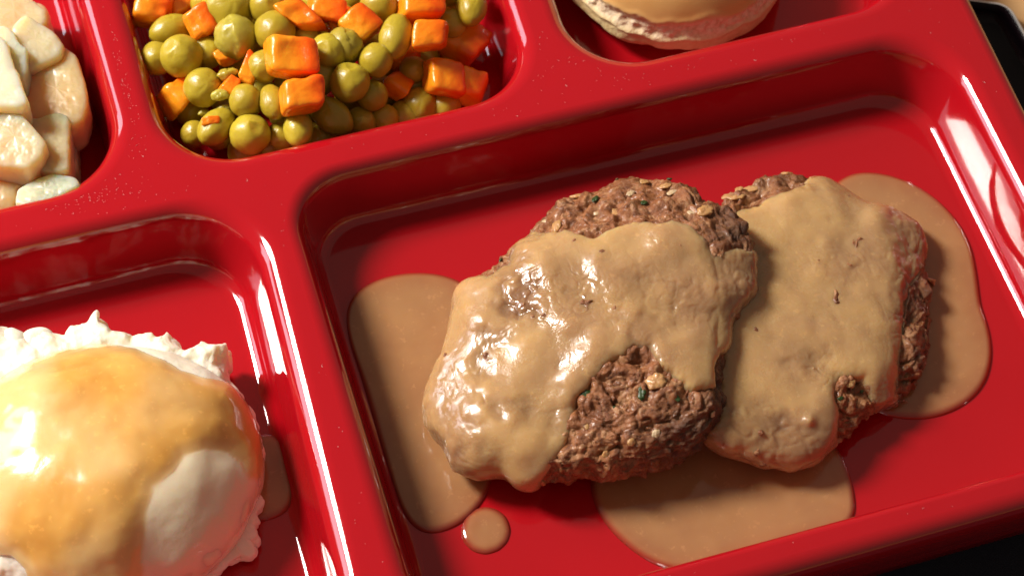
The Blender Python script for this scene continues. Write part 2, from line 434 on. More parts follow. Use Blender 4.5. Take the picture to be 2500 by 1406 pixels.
for key, (lip, flo, rl, rf) in COMP.items():
    if flo is None: flo = inset(lip, [1.12] * 4)
    A = rounded(lip, rl); B = rounded(flo, rf); LIP[key] = A; FLOORLOOP[key] = B
    m = len(A)
    for wgt, z in PROF: tv.append(np.concatenate([A * (1 - wgt) + B * wgt, np.full((m, 1), z)], 1))
    tf += [tuple(int(x) + nv for x in q) for q in ring_faces(len(PROF), m)]
    last = nv + (len(PROF) - 1) * m; cen = B.mean(0)
    # floor fan with a couple of rings
    base = nv + len(PROF) * m; prev = last
    for kk, fr in enumerate((.02, .5)):
        tv.append(np.concatenate([B * (1 - fr) + cen * fr, np.full((m, 1), FLOOR)], 1)); cur = nv + len(PROF) * m + kk * m
        tf += [(prev + i, cur + i, cur + (i + 1) % m, prev + (i + 1) % m) for i in range(m)]; prev = cur
    tv.append(np.array([[*cen, FLOOR]])); ci = prev + m
    tf += [(prev + i, ci, prev + (i + 1) % m) for i in range(m)]
    nv = ci + 1
outer = Q([(-900, -250), (1936, -812), (2880, 1086), (-560, 2050)])
OUT = rounded(outer, [2.5] * 4); m = len(OUT)
r = .42; op = [(0, 0)] + [(r * math.sin(a), -r * (1 - math.cos(a))) for a in np.radians([2, 12, 24, 36, 48, 60, 72, 84])] + [(r, -.7), (r - .10, -1.4), (r - .2, -2.0), (r - .2, -2.3), (r - .3, -2.37)]
for o, z in op: tv.append(np.concatenate([rounded(inset(outer, [-o] * 4), [2.5 + o] * 4), np.full((m, 1), z)], 1))
tf += [tuple(int(x) + nv for x in q)[::-1] for q in ring_faces(len(op), m)]
nout = nv; nv += len(op) * m
V = np.concatenate(tv)
# flat top between the loops
pts, edges = [], []; src = []
def add_loop(start):
    s = len(pts)
    for i in range(m): pts.append(Vector(V[start + i][:2])); src.append(start + i); edges.append((s + i, s + (i + 1) % m))
starts = []; k = 0
for key in COMP: starts.append(k); k += (len(PROF) + 2) * m + 1
for s_ in starts: add_loop(s_)
add_loop(nout)
res = delaunay_2d_cdt(pts, edges, [], 0, 1e-7)
rp, rf_ = res[0], res[2]; omap = res[3]
LL = [LIP[k] for k in COMP]
for tri in rf_:
    c_ = np.array([sum(rp[i][0] for i in tri) / 3, sum(rp[i][1] for i in tri) / 3])[None]
    if signed(c_, OUT)[0] < 0 or any(signed(c_, l)[0] > 0 for l in LL): continue
    ids = [src[omap[i][0]] for i in tri]
    tf.append(tuple(ids))
tray = mesh_obj('compartment_tray', V, tf, M_TRAY, loc=(0, 0, -2.37), label='glossy red plastic cafeteria tray with five moulded compartments', cat='tray')
import bmesh
bm_ = bmesh.new(); bm_.from_mesh(tray.data); bmesh.ops.recalc_face_normals(bm_, faces=bm_.faces); bm_.to_mesh(tray.data); bm_.free()

# ------------------------------------------------------------------ patties
def bits(parent, items, surf, surfn, mat, name, size, seed, flat=.4, ragged=.25, attr=None, label=None):
    """small pieces set on the surface where the photo pixel shows it"""
    px = proj(surf.reshape(-1, 3)); SN = surfn.reshape(-1, 3); SP = surf.reshape(-1, 3)
    facing = ((CAMP - SP) * SN).sum(1) > 0
    for k, it in enumerate(items):
        x, y = it[:2]; s = it[2] if len(it) > 2 else size; asp = it[3] if len(it) > 3 else 1.0; rot = it[4] if len(it) > 4 else 0
        d = np.hypot(px[:, 0] - x, px[:, 1] - y) + np.where(facing, 0, 1e6); i = int(d.argmin())
        p = SP[i]; nrm = Vector(SN[i]); q = nrm.to_track_quat('Z', 'Y').to_matrix() @ Matrix.Rotation(rot, 3, 'Z')
        th, rr = np.linspace(0, 2 * np.pi, 28, endpoint=False), np.ones(28)
        G = blob((0, 0), th, rr, -1, 1, 0, 12, .8, .8)
        g = G.reshape(-1, 3) * np.array([s * asp, s, s * flat])
        g += g / np.maximum(np.linalg.norm(g, axis=1, keepdims=True), 1e-6) * (fbm(g + seed + k * 7.7, 2.2 / s, 3, seed)[:, None] * s * ragged)
        g = g @ np.array(q).T + p + SN[i] * s * flat * .15
        mesh_obj(name, g, ring_faces(12, 28), mat, parent)

def patty(label, outl, zb, zf, ext, cpx, zlo, zhi, zmid, masks, holes, thins, lean, seed, char_shade_fn, ooze, nr=250, nt=520, group='gravy covered meat patties'):
    poly = outline(outl, zb, zf, ext); c = at(*cpx, (zb + zf) / 2)[:2]
    th, r = star(poly, c, nt, 4)
    root = empty('meat_patty', (c[0], c[1], zlo), label, 'meat patty', group)
    B0 = blob_even(c, th, r, zlo, zhi, zmid, nr, .62, .75)
    B = B0.copy(); B[..., 2] += lean(B[..., 0] - c[0], B[..., 1] - c[1]) * sstep(zlo, zmid, B[..., 2])
    Nn = grid_normals(B); Pf = B.reshape(-1, 3); Nf = Nn.reshape(-1, 3)
    low = fbm(Pf, .55, 2, seed) * .22 + fbm(Pf, 1.3, 2, seed + 9) * .05
    Pf = Pf + Nf * low[:, None]
    Nn = grid_normals(Pf.reshape(nr, nt, 3)); Nf = Nn.reshape(-1, 3)
    warp = np.stack([vn(Pf, 3, seed + 60 + k_) for k_ in range(3)], 1) * .22
    f1, id1 = worley(Pf + warp, 2.0, seed); f2, id2 = worley(Pf + warp, 5.8, seed + 11)
    nug = (.5 - f1) * .20 * (.1 + 1.4 * id1) + (.45 - f2) * .07 * (2.2 * id2 - .4) + fbm(Pf, 2.6, 4, seed + 3) * .15 - .07 * sstep(.25, .0, np.abs(vn(Pf + warp, 1.9, seed + 5)))
    meat = Pf + Nf * nug[:, None]
    px = proj(Pf)
    char_shade = char_shade_fn(px, Pf) * (.6 + .5 * fbm(Pf, 2.5, 3, seed + 40))
    mesh_obj('meat', meat, ring_faces(nr, nt), M_MEAT, root, attrs={'char_shade': char_shade, 'crumb': np.clip(id2 + .25 * fbm(Pf, 6, 2, seed + 8), 0, 1)})
    # gravy coat
    sd = np.full(len(px), -1e9)
    for mk in masks: sd = np.maximum(sd, signed(px, mk))
    for hk in holes: sd = np.minimum(sd, -signed(px, hk))
    facing = ((CAMP - Pf) * Nf).sum(1)
    sd = sd / 100.0 + .10 * fbm(Pf, 2.2, 3, seed + 21) - .02
    t = np.where(sd > 0, .125 * np.sqrt(np.clip(1 - (1 - np.clip(sd / .30, 0, 1)) ** 2, 0, 1)), np.clip(sd * 2, -.35, 0))
    thin = np.zeros(len(px))
    for tk, amt in thins: thin = np.maximum(thin, amt * sstep(-45, 25, signed(px, tk)))
    thin = np.clip(thin + .6 * sstep(.05, .5, fbm(Pf, .8, 3, seed + 31)), 0, 1)
    t2 = t - .085 * thin * (sd > 0)
    wav = fbm(Pf, 1.1, 2, seed + 50) * .04 + ooze(px)
    rid = np.where(sd > 0, nug * (.04 + .38 * thin) + wav, 0)
    G = Pf + Nf * (t2 + rid)[:, None]
    keep = (sd > -.16).reshape(nr, nt)
    F = ring_faces(nr, nt); kf = keep.reshape(-1)[F].any(1); F = F[kf]
    used = np.unique(F); mp = np.full(len(G), -1); mp[used] = np.arange(len(used))
    mesh_obj('gravy_coating', G[used], mp[F], M_GRAVY, root, attrs={'thin': (thin * .9)[used]})
    vis = np.maximum(t2 + rid, nug)
    return root, (Pf + Nf * vis[:, None]).reshape(nr, nt, 3), Nn, meat.reshape(nr, nt, 3)

def bumps(pts):
    def f(px):
        o = np.zeros(len(px))
        for x, y, s, h in pts: o += h * np.exp(-((px[:, 0] - x) ** 2 + (px[:, 1] - y) ** 2) / (2 * s * s))
        return o
    return f
o1 = [(1500,425),(1560,422),(1630,428),(1700,468),(1745,500),(1800,545),(1825,600),(1850,660),(1850,740),(1790,800),(1765,900),(1752,1000),(1745,1050),(1690,1105),(1600,1145),(1500,1172),(1400,1188),(1310,1190),(1265,1185),(1225,1150),(1150,1158),(1105,1135),(1060,1060),(1042,980),(1052,900),(1085,860),(1105,790),(1118,700),(1185,655),(1235,600),(1305,562),(1312,528),(1370,480),(1430,468),(1470,452)]
g1 = [(1305,568),(1380,560),(1450,578),(1490,566),(1545,540),(1600,548),(1640,535),(1680,548),(1720,580),(1745,620),(1768,680),(1772,760),(1757,830),(1747,900),(1745,945),(1690,955),(1650,930),(1610,890),(1588,850),(1550,848),(1500,875),(1450,925),(1420,960),(1400,990),(1402,1040),(1380,1090),(1350,1130),(1335,1165),(1310,1200),(1250,1205),(1225,1175),(1150,1180),(1060,1140),(1000,1040),(1010,950),(1060,860),(1080,760),(1110,690),(1200,665),(1232,600)]
h1 = [[(1170,660),(1190,640),(1230,620),(1238,640),(1190,672)], [(1600,900),(1645,925),(1650,990),(1610,1000),(1590,960)]]
th1 = [([(1250,700),(1500,650),(1700,690),(1740,800),(1560,740),(1350,790),(1230,780)], .35), ([(1620,690),(1720,690),(1745,780),(1650,780)], .6), ([(1040,900),(1120,880),(1200,1120),(1080,1120)], .35), ([(1740,600),(1860,640),(1850,800),(1770,800)], .6)]
def char_shade1(px, P): return np.maximum.reduce([1.1 * sstep(1500, 1690, px[:, 0]) * sstep(930, 1090, px[:, 1]), 1.1 * sstep(1690, 1750, px[:, 0]) * sstep(860, 900, px[:, 1]), 1.0 * sstep(1680, 1790, px[:, 0]) * sstep(640, 560, px[:, 1])])  # right-side char, with shadow darkening painted into the same mask
P1, s1, n1, m1 = patty('browned meat patty under thick tan gravy on the left, leaning over the other one', o1, -.15, -1.3, lambda x: .25 * sstep(1300, 1800, x), (1440, 815), -1.95, .10, -1.0,
    [g1, [(1735,610),(1800,606),(1920,625),(1960,720),(1900,870),(1735,860)]], h1, th1, lambda dx, dy: .13 * (dx + 1.8), 3, char_shade1,
    bumps([(1610,590,25,.10),(1330,640,18,.06),(1180,800,30,.10),(1390,790,26,.12),(1450,850,30,.10),(1160,1000,40,.10),(1280,1080,30,.08),(1600,910,22,.15),(1290,1180,28,.10),(1110,700,20,.05),(1660,700,26,.06),(1240,1020,20,.06)]))
o2 = [(1755,485),(1790,455),(1850,412),(1920,390),(1990,400),(2040,412),(2090,462),(2130,490),(2200,492),(2250,512),(2275,560),(2272,620),(2285,740),(2285,840),(2262,900),(2225,950),(2200,985),(2130,1010),(2085,1065),(2052,1062),(2030,1092),(1990,1125),(1920,1145),(1850,1130),(1750,1100),(1700,1070),(1650,950),(1635,780),(1660,620),(1710,540)]
g2 = [(1770,515),(1850,500),(1905,474),(1960,458),(1975,432),(2030,412),(2060,430),(2130,480),(2200,480),(2260,500),(2290,560),(2280,640),(2225,700),(2215,800),(2190,880),(2200,990),(2140,1020),(2125,960),(2105,925),(2050,925),(2040,965),(2050,1010),(2045,1060),(2060,1080),(2000,1140),(1920,1165),(1700,1150),(1600,1000),(1600,600),(1700,540)]
th2 = [([(2180,520),(2300,520),(2300,960),(2200,960),(2200,700)], .85), ([(1720,1050),(1850,1000),(2000,1040),(2040,1100),(1900,1160),(1740,1120)], .55), ([(1980,640),(2150,600),(2200,660),(2050,680)], .35), ([(2120,960),(2230,900),(2230,1010),(2130,1030)], .7)]
def char2(px, P): return .55 * sstep(2150, 2250, px[:, 0]) * sstep(560, 700, px[:, 1]) + .5 * sstep(500, 430, px[:, 1])
P2, s2, n2, m2 = patty('gravy covered meat patty on the right, bare brown crust showing at its back edge', o2, -.75, -1.4, lambda x: 0, (1960, 780), -1.95, -.50, -1.3,
    [g2], [[(2228,700),(2290,640),(2300,930),(2210,960),(2200,880)]], th2, lambda dx, dy: -.10 * dx + .04 * dy, 17, char2,
    bumps([(2130,545,22,.10),(1925,490,20,.07),(1972,1030,10,.13),(2100,500,20,.04),(1990,1070,45,.06),(2150,700,50,.05),(2010,600,14,.05),(2240,520,26,.08)]))
herbs1 = [(1452,487,.075,1.6,.5),(1574,494,.085,1.3,1),(1632,434,.06,1.5,2),(1505,432,.04),(1222,634,.06,1.3,.8),(1428,962,.095,1.5,.9),(1568,960,.095,1.9,2.2),(1655,972,.06,1.6,2.0),(1500,994,.035)]
bits(P1, herbs1, s1, n1, M_HERB, 'parsley_fleck', .07, 5, .35, .5)
bits(P1, [(1502,523,.21,1,0),(1722,515,.17,1.5,1.3),(1410,480,.17,1.3,0),(1360,552,.13,1.5,.4),(1570,445,.12,1.4,0),(1625,455,.10,1.5,0),(1602,930,.20,1.2,1),(1430,1040,.10),(1320,1180,.14),(1540,1080,.10),(1480,1110,.09)], m1, n1, M_ONION, 'onion_piece', .12, 8, .34, .42)
bits(P1, [(1640,470,.09,1.6,.3),(1540,470,.08,1.7,1.2),(1690,520,.08,1.5,0),(1330,540,.07,1.6,1),(1450,520,.08,1.5,2),(1740,1010,.08),(1600,1060,.09,1.5,1)], m1, n1, M_OAT, 'oat_flake', .08, 9, .3, .45)
bits(P2, [(2052,972,.05,1.5,0),(2104,955,.05)], s2, n2, M_HERB, 'parsley_fleck', .05, 6, .35, .5)
bits(P2, [(1790,482,.16,2.0,-.5),(1835,462,.12,1.8,-.4),(1802,444,.10,1.2,0),(1925,398,.13,1.2,0),(1990,405,.11,2.2,.1),(2020,408,.08,1.5,0),(2075,935,.12,1.3,0),(1972,1028,.08,1.5,1.5)], m2, n2, M_ONION, 'onion_piece', .12, 4, .34, .45)

# ------------------------------------------------------------------ gravy pools
def pool(outl, cpx, label, h=.11, nt=260, sm=4, wdt=.22, seed=0, group='gravy pools on the tray floor'):
    poly = pxpoly(outl, FLOOR + h * .5); c = at(*cpx, FLOOR + h)[:2]; th, r = star(poly, c, nt, sm)
    fr = np.concatenate([np.linspace(0, .9, 26), 1 - (np.linspace(.1 ** .5, 0, 16)[1:]) ** 2])
    X = c[0] + fr[:, None] * r * np.cos(th); Y = c[1] + fr[:, None] * r * np.sin(th)
    d = (1 - fr)[:, None] * r[None]; q = np.clip(d / wdt, 0, 1)
    Z = FLOOR - .004 + (h + .004) * np.sqrt(1 - (1 - q) ** 2)
    P = np.stack([X, Y, Z], -1).reshape(-1, 3)
    P[:, 2] += .012 * fbm(P * [1, 1, 0], .8, 2, seed) * q.reshape(-1)
    thin = (1 - sstep(0, .20, d)).reshape(-1) * .85 + .22 * (1 - sstep(0, .8, d)).reshape(-1) + .10 * fbm(P * [1, 1, 0], .7, 3, seed + 4)
    return mesh_obj('gravy_pool', P, ring_faces(len(fr), nt), M_POOL, None, loc=(c[0], c[1], FLOOR), attrs={'thin': thin}, label=label, cat='gravy', group=group)
pool([(838,748),(868,710),(905,685),(950,671),(1000,664),(1050,664),(1095,672),(1140,690),(1200,760),(1250,900),(1240,1050),(1205,1140),(1198,1180),(1185,1215),(1150,1258),(1110,1288),(1060,1303),(1015,1306),(998,1285),(965,1190),(925,1070),(880,910),(850,810)], (1040, 980), 'wide pool of brown gravy along the left wall beside the left patty', seed=1)
pool([(1125,1293),(1135,1260),(1160,1240),(1185,1234),(1212,1240),(1236,1258),(1248,1290),(1240,1320),(1218,1342),(1185,1352),(1155,1344),(1132,1322)], (1186, 1293), 'small round drop of brown gravy alone on the red tray floor', h=.10, wdt=.3, nt=90, sm=2, seed=2)
pool([(1440,1180),(1446,1215),(1464,1255),(1495,1298),(1545,1342),(1590,1372),(1645,1394),(1860,1345),(2089,1280),(2090,1230),(2082,1180),(2066,1130),(2040,1080),(1900,1000),(1700,1000),(1520,1060),(1450,1120)], (1780, 1200), 'broad brown gravy pool in front of the patties by the near wall', seed=3)
pool([(2060,422),(2100,417),(2150,420),(2220,440),(2290,485),(2340,540),(2372,600),(2387,680),(2395,745),(2415,800),(2424,860),(2412,925),(2380,970),(2330,1003),(2270,1021),(2210,1022),(2140,1008),(2060,940),(1990,800),(1980,600),(2010,480)], (2200, 740), 'tall brown gravy pool spreading right of the right patty', seed=4)
pool([(630,1060),(662,1056),(684,1070),(698,1110),(712,1165),(719,1200),(712,1232),(690,1254),(655,1268),(610,1270),(540,1240),(530,1150),(570,1070)], (630, 1165), 'small shaded gravy pool beside the mashed potato', seed=5)

# ------------------------------------------------------------------ mashed potato
mc = at(283, 1190, FLOOR)
mroot = empty('mashed_potato_scoop', (mc[0], mc[1], FLOOR), 'white scoop of mashed potato under golden gravy with a ragged edge', 'mashed potato')
nr, nt = 230, 560
th = np.linspace(0, 2 * np.pi, nt, endpoint=False)
r = 3.42 * (1 + .02 * np.cos(2 * th + .4) + .02 * np.cos(3 * th))
D0 = blob_even(mc[:2], th, r, FLOOR - .1, .95, -1.5, nr, .86, .93, .56)
Pf = D0.reshape(-1, 3); Nn = grid_normals(D0); Nf = Nn.reshape(-1, 3)
Pf = Pf + Nf * (fbm(Pf, .35, 2, 77)[:, None] * .22 + fbm(Pf, 1.0, 2, 78)[:, None] * .07)
Nf = grid_normals(Pf.reshape(nr, nt, 3)).reshape(-1, 3)
px = proj(Pf)
rag = fbm(Pf, 2.4, 3, 80) * .08 + np.clip(fbm(Pf * [1, 1, .5], 1.8, 3, 81), 0, 1) * .18
lowr = sstep(.1, -1.6, Pf[:, 2])
bare_tint = sstep(150, 420, px[:, 0]) * sstep(1040, 1120, px[:, 1]) * (.75 + .4 * fbm(Pf, 1.2, 2, 87))  # warmer mash tint towards the lower right of the dome
mash = Pf + Nf * (rag * (.03 + .97 * lowr) - .05 * sstep(-.9, -.2, Pf[:, 2]) * sstep(1000, 1100, px[:, 1]))[:, None]
mesh_obj('mash', mash, ring_faces(nr, nt), M_MASH, mroot, attrs={'bare_tint': bare_tint})
mg = [(-600,888),(0,886),(60,878),(130,860),(200,843),(260,838),(330,850),(400,878),(440,905),(500,922),(560,935),(600,980),(645,1060),(645,1130),(634,1172),(608,1168),(590,1130),(560,1106),(500,1098),(450,1115),(425,1150),(375,1190),(356,1250),(352,1330),(345,1430),(300,1600),(-600,1600)]
mh = [[(-60,1352),(30,1358),(62,1385),(75,1430),(-60,1470)]]
sd = signed(px, mg)
for hk in mh: sd = np.minimum(sd, -signed(px, hk))
sd = sd / 100 + .05 * fbm(Pf, 1.6, 2, 90)
t = np.where(sd > 0, .015 + .08 * sstep(-.05, .75, sd), np.clip(sd * 1.5, -.3, 0))
wv_ = fbm(Pf, .8, 2, 91) * .045 + fbm(Pf, 2.2, 2, 94) * .014
dome = Pf + Nf * (t + np.where(sd > 0, .03 + .05 * lowr + wv_, 0) * sstep(-.02, .35, sd))[:, None]
thin_lit = np.clip(sstep(-.2, .4, fbm(Pf + 3, .55, 2, 92) * .7 + .28 * (285 - px[:, 0]) / 285) * .95 + .8 * sstep(.4, .0, sd), 0, 1)  # thinness by noise and edge, plus sunlit-side paling painted in towards the left
bare = (px[:, 0] > 300) & (px[:, 1] > 1060) & (px[:, 0] < 700)
dome = np.where((bare & (sd < 0))[:, None], Pf + Nf * (.015 + fbm(Pf, 1.2, 3, 98) * .02)[:, None], dome)
bare_fade = sstep(.10, -.10, sd)  # mash tint where the gravy mask ends
F = ring_faces(nr, nt); F = F[((sd > -.12) | bare)[F].any(1)]; used = np.unique(F); mp = np.full(len(dome), -1); mp[used] = np.arange(len(used))
mesh_obj('gravy_coating', dome[used], mp[F], M_PGRAVY, mroot, attrs={'thin': (thin_lit * .75)[used], 'bare_tint': bare_fade[used]})  # thin carries the painted lit-side paling as well
# ragged skirt of mash round the foot of the scoop
sk = [(-350,1100),(-250,900),(-150,850),(-60,826),(-20,816),(0,815),(38,820),(52,835),(58,848),(70,830),(90,820),(110,822),(130,842),(150,838),(165,842),(175,820),(190,808),(208,806),(215,812),(222,795),(234,786),(240,772),(246,774),(250,792),(262,808),(275,832),(300,840),(330,852),(345,842),(362,836),(380,832),(388,840),(396,845),(402,830),(412,826),(425,838),(440,862),(448,876),(462,882),(475,878),(486,866),(500,850),(512,862),(530,862),(550,855),(562,862),(556,878),(560,892),(548,902),(556,925),(570,948),(590,985),(605,1040),(622,1100),(625,1190),(633,1215),(622,1235),(626,1255),(612,1262),(618,1290),(600,1300),(608,1338),(585,1322),(560,1340),(545,1345),(520,1368),(498,1380),(490,1410),(455,1440),(300,1440),(0,1440),(-200,1400)]
poly = pxpoly(sk, -1.15); c = at(285, 1160, -1.15)[:2]; nt2 = 1100; nr2 = 150
th2_, r2_ = star(poly, c, nt2, 2)
K = blob_even(c, th2_, r2_ * 1.02, FLOOR, -.25, -1.2, nr2, .30, .55, .62)
Pk = K.reshape(-1, 3); Nk = grid_normals(K).reshape(-1, 3)
Pk = Pk + Nk * (fbm(Pk, 1.2, 3, 120) * .22 + fbm(Pk, 3.2, 3, 121) * .08)[:, None]
Pk[:, 2] = FLOOR + (Pk[:, 2] - FLOOR) * (.38 + .62 * sstep(-.5, 1.6, Pk[:, 1] - c[1]))
mesh_obj('ragged_edge', Pk, ring_faces(nr2, nt2), M_MASH, mroot)
# loose crumbs of mash standing on the skirt
for k, (x, y, s_, zz) in enumerate([(95,850,.42,-.75),(20,850,.45,-.75),(190,835,.32,-.7),(240,815,.24,-.7),(400,862,.26,-.75),(505,885,.28,-.9),(365,855,.22,-.8),(538,872,.16,-.9),(150,860,.25,-.7)]):
    p = at(x, y, zz); t3 = np.linspace(0, 2 * np.pi, 48, endpoint=False)
    G = blob((0, 0), t3, np.ones(48), -1, 1, 0, 26, 1, 1).reshape(-1, 3) * s_ * [1, .9, .85]
    G = G + G / np.maximum(np.linalg.norm(G, axis=1, keepdims=True), 1e-6) * (fbm(G + k * 5.1, 1.7, 2, 130)[:, None] * s_ * .7) + p
    mesh_obj('mash_lump', G, ring_faces(26, 48), M_MASH, mroot)

# ------------------------------------------------------------------ bread roll
bc = at(1642, -105, -1.1)
broot = empty('bread_roll', (bc[0], bc[1], FLOOR), 'round golden bread roll with a pale torn seam in the far right compartment', 'bread roll')
nr, nt = 220, 520
th = np.linspace(0, 2 * np.pi, nt, endpoint=False); r = 3.06 * (1 + .02 * np.cos(2 * th + 1) + .012 * np.cos(5 * th))
Bg = blob_even(bc[:2], th, r, -1.97, 1.30, -1.25, nr, .85, .90, .90)
Pf = Bg.reshape(-1, 3); Nf = grid_normals(Bg).reshape(-1, 3)
ang = np.arctan2(Pf[:, 1] - bc[1], Pf[:, 0] - bc[0]); circ = np.stack([np.cos(ang), np.sin(ang), 0 * ang], 1) * 2.8
cz = -.62 + .16 * fbm(circ, .7, 2, 200) + .06 * fbm(circ, 3, 2, 201); hw = .26 + .10 * fbm(circ, 1.3, 2, 202)
q = (Pf[:, 2] - cz) / hw
tear = np.exp(-np.abs(q) ** 4) * sstep(-.35, .15, fbm(Pf, 2.2, 3, 203) + .42)
top = sstep(.7, 1.6, q)
Pf = Pf + Nf * (fbm(Pf, .5, 2, 204) * .10 + (1 - top) * fbm(Pf, 2.0, 3, 205) * .05 - .07 * tear + tear * (fbm(Pf, 5, 3, 206) * .10) + .03 * np.exp(-((q - 1.2) / .4) ** 2) + .05 * np.exp(-((q + 1.1) / .3) ** 2))[:, None]
mesh_obj('crust', Pf, ring_faces(nr, nt), M_BREAD, broot, attrs={'tear': tear, 'top': top})

# ------------------------------------------------------------------ pears
def chunk(name, outl, z, thick, label, cat, group, mat, seed, white=0, ex=.30, parent=None, amp=.045):
    poly = pxpoly(outl, z + thick * .35); c0 = np.mean(outl, 0); c = at(c0[0], c0[1], z + thick * .35)[:2]
    th, r = star(poly, c, 220, 2); r = r * (1 + .035 * fbm(np.stack([np.cos(th), np.sin(th), 0 * th + seed], 1), 2.4, 3, seed))
    G = blob_even(c, th, r, z - thick / 2, z + thick / 2, z, 90, ex, ex, 1.0)
    P = G.reshape(-1, 3); Nn = grid_normals(G).reshape(-1, 3)
    rg = np.random.RandomState(seed); tx, ty = rg.uniform(-.12, .12, 2)
    P = P + Nn * (fbm(P, .9, 2, seed) * amp + fbm(P, 3.2, 3, seed + 1) * amp * .8)[:, None]
    P[:, 2] += (P[:, 0] - c[0]) * tx + (P[:, 1] - c[1]) * ty
    return mesh_obj(name, P, ring_faces(90, 220), mat, parent, attrs={'white': np.full(len(P), white)}, label=label, cat=cat, group=group)
PG = 'diced pear pieces'
pears = [
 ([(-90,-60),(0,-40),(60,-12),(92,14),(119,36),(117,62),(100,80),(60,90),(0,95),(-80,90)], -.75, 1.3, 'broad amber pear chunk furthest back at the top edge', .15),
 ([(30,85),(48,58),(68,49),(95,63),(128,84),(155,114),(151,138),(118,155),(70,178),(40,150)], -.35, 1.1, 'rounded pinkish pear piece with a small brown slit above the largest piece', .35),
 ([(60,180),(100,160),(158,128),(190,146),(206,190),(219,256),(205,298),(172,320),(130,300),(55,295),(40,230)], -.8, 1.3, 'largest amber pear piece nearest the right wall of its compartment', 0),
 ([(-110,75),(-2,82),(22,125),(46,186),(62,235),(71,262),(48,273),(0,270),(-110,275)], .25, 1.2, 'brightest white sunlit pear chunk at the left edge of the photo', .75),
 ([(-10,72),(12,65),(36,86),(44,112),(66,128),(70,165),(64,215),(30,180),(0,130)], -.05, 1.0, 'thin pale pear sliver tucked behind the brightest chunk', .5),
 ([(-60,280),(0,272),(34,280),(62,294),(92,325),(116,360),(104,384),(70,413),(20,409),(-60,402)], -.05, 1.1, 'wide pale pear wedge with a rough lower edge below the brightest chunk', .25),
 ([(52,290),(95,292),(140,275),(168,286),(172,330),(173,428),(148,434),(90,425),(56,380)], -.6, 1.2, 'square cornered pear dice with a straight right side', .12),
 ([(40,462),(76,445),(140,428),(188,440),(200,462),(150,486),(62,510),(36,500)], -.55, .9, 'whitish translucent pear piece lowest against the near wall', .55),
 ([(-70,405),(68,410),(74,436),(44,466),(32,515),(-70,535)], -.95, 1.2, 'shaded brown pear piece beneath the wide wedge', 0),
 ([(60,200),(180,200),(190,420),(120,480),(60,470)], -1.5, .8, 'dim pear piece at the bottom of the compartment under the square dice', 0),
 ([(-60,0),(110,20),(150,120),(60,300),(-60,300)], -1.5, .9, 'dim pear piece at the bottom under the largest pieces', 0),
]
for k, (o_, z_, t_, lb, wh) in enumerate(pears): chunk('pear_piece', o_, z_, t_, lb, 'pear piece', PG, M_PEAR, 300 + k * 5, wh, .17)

# ------------------------------------------------------------------ carrots
def carrot(px, py, z, sx, sy, sz, yaw, tx, ty, label, seed, rough=.07, wedge=0.0):
    """soft edged dice: sides in cm, turned by yaw, tilted tx, ty (degrees)"""
    n_ = 22; g = np.linspace(-1, 1, n_)
    faces = []; P = []
    for ax in range(3):
        for sg in (-1, 1):
            u, v = np.meshgrid(g, g, indexing='ij'); q = np.zeros((n_, n_, 3)); q[..., ax] = sg
            q[..., (ax + 1) % 3] = u if sg > 0 else -u; q[..., (ax + 2) % 3] = v
            P.append(q.reshape(-1, 3)); i = np.arange(n_ * n_).reshape(n_, n_) + (len(P) - 1) * n_ * n_
            faces.append(np.stack([i[:-1, :-1], i[1:, :-1], i[1:, 1:], i[:-1, 1:]], -1).reshape(-1, 4))
    P = np.concatenate(P); F = np.concatenate(faces)
    key = np.round(P * 1e4).astype(np.int64); _, first, inv = np.unique(key, axis=0, return_index=True, return_inverse=True)
    P = P[first]; F = inv.reshape(-1)[F]
    # round the edges: superquadric pull
    P = P / (np.abs(P) ** 6.5).sum(1, keepdims=True) ** (1 / 6.5)
    rg = np.random.RandomState(seed)
    sh = rg.uniform(-.22, .22, (3, 3)); np.fill_diagonal(sh, 0)
    P = P + P @ sh
    P[:, 1] *= 1 - wedge * (P[:, 0] * .5 + .5)
    P = P * np.array([sx, sy, sz]) / 2
    nn_ = P / np.linalg.norm(P, axis=1, keepdims=True)
    P = P + nn_ * (fbm(P + seed, 1.3, 2, seed) * rough + fbm(P + seed, 5, 3, seed + 1) * rough * .45)[:, None] - nn_ * (.09 * sstep(.3, .8, vn(P + seed * 3.1, 1.3, seed + 2)))[:, None]
    R = np.array(Matrix.Rotation(math.radians(yaw), 3, 'Z') @ Matrix.Rotation(math.radians(tx), 3, 'X') @ Matrix.Rotation(math.radians(ty), 3, 'Y'))
    c = at(px, py, z)
    # the origin keeps the dice's own axes so that the yellow core runs through it
    me_o = mesh_obj('carrot_dice', P + c, F, M_CARROT, None, loc=c, label=label, cat='carrot', group='diced carrots among the peas')
    me_o.rotation_euler = Matrix(R.tolist()).to_euler()
    return me_o
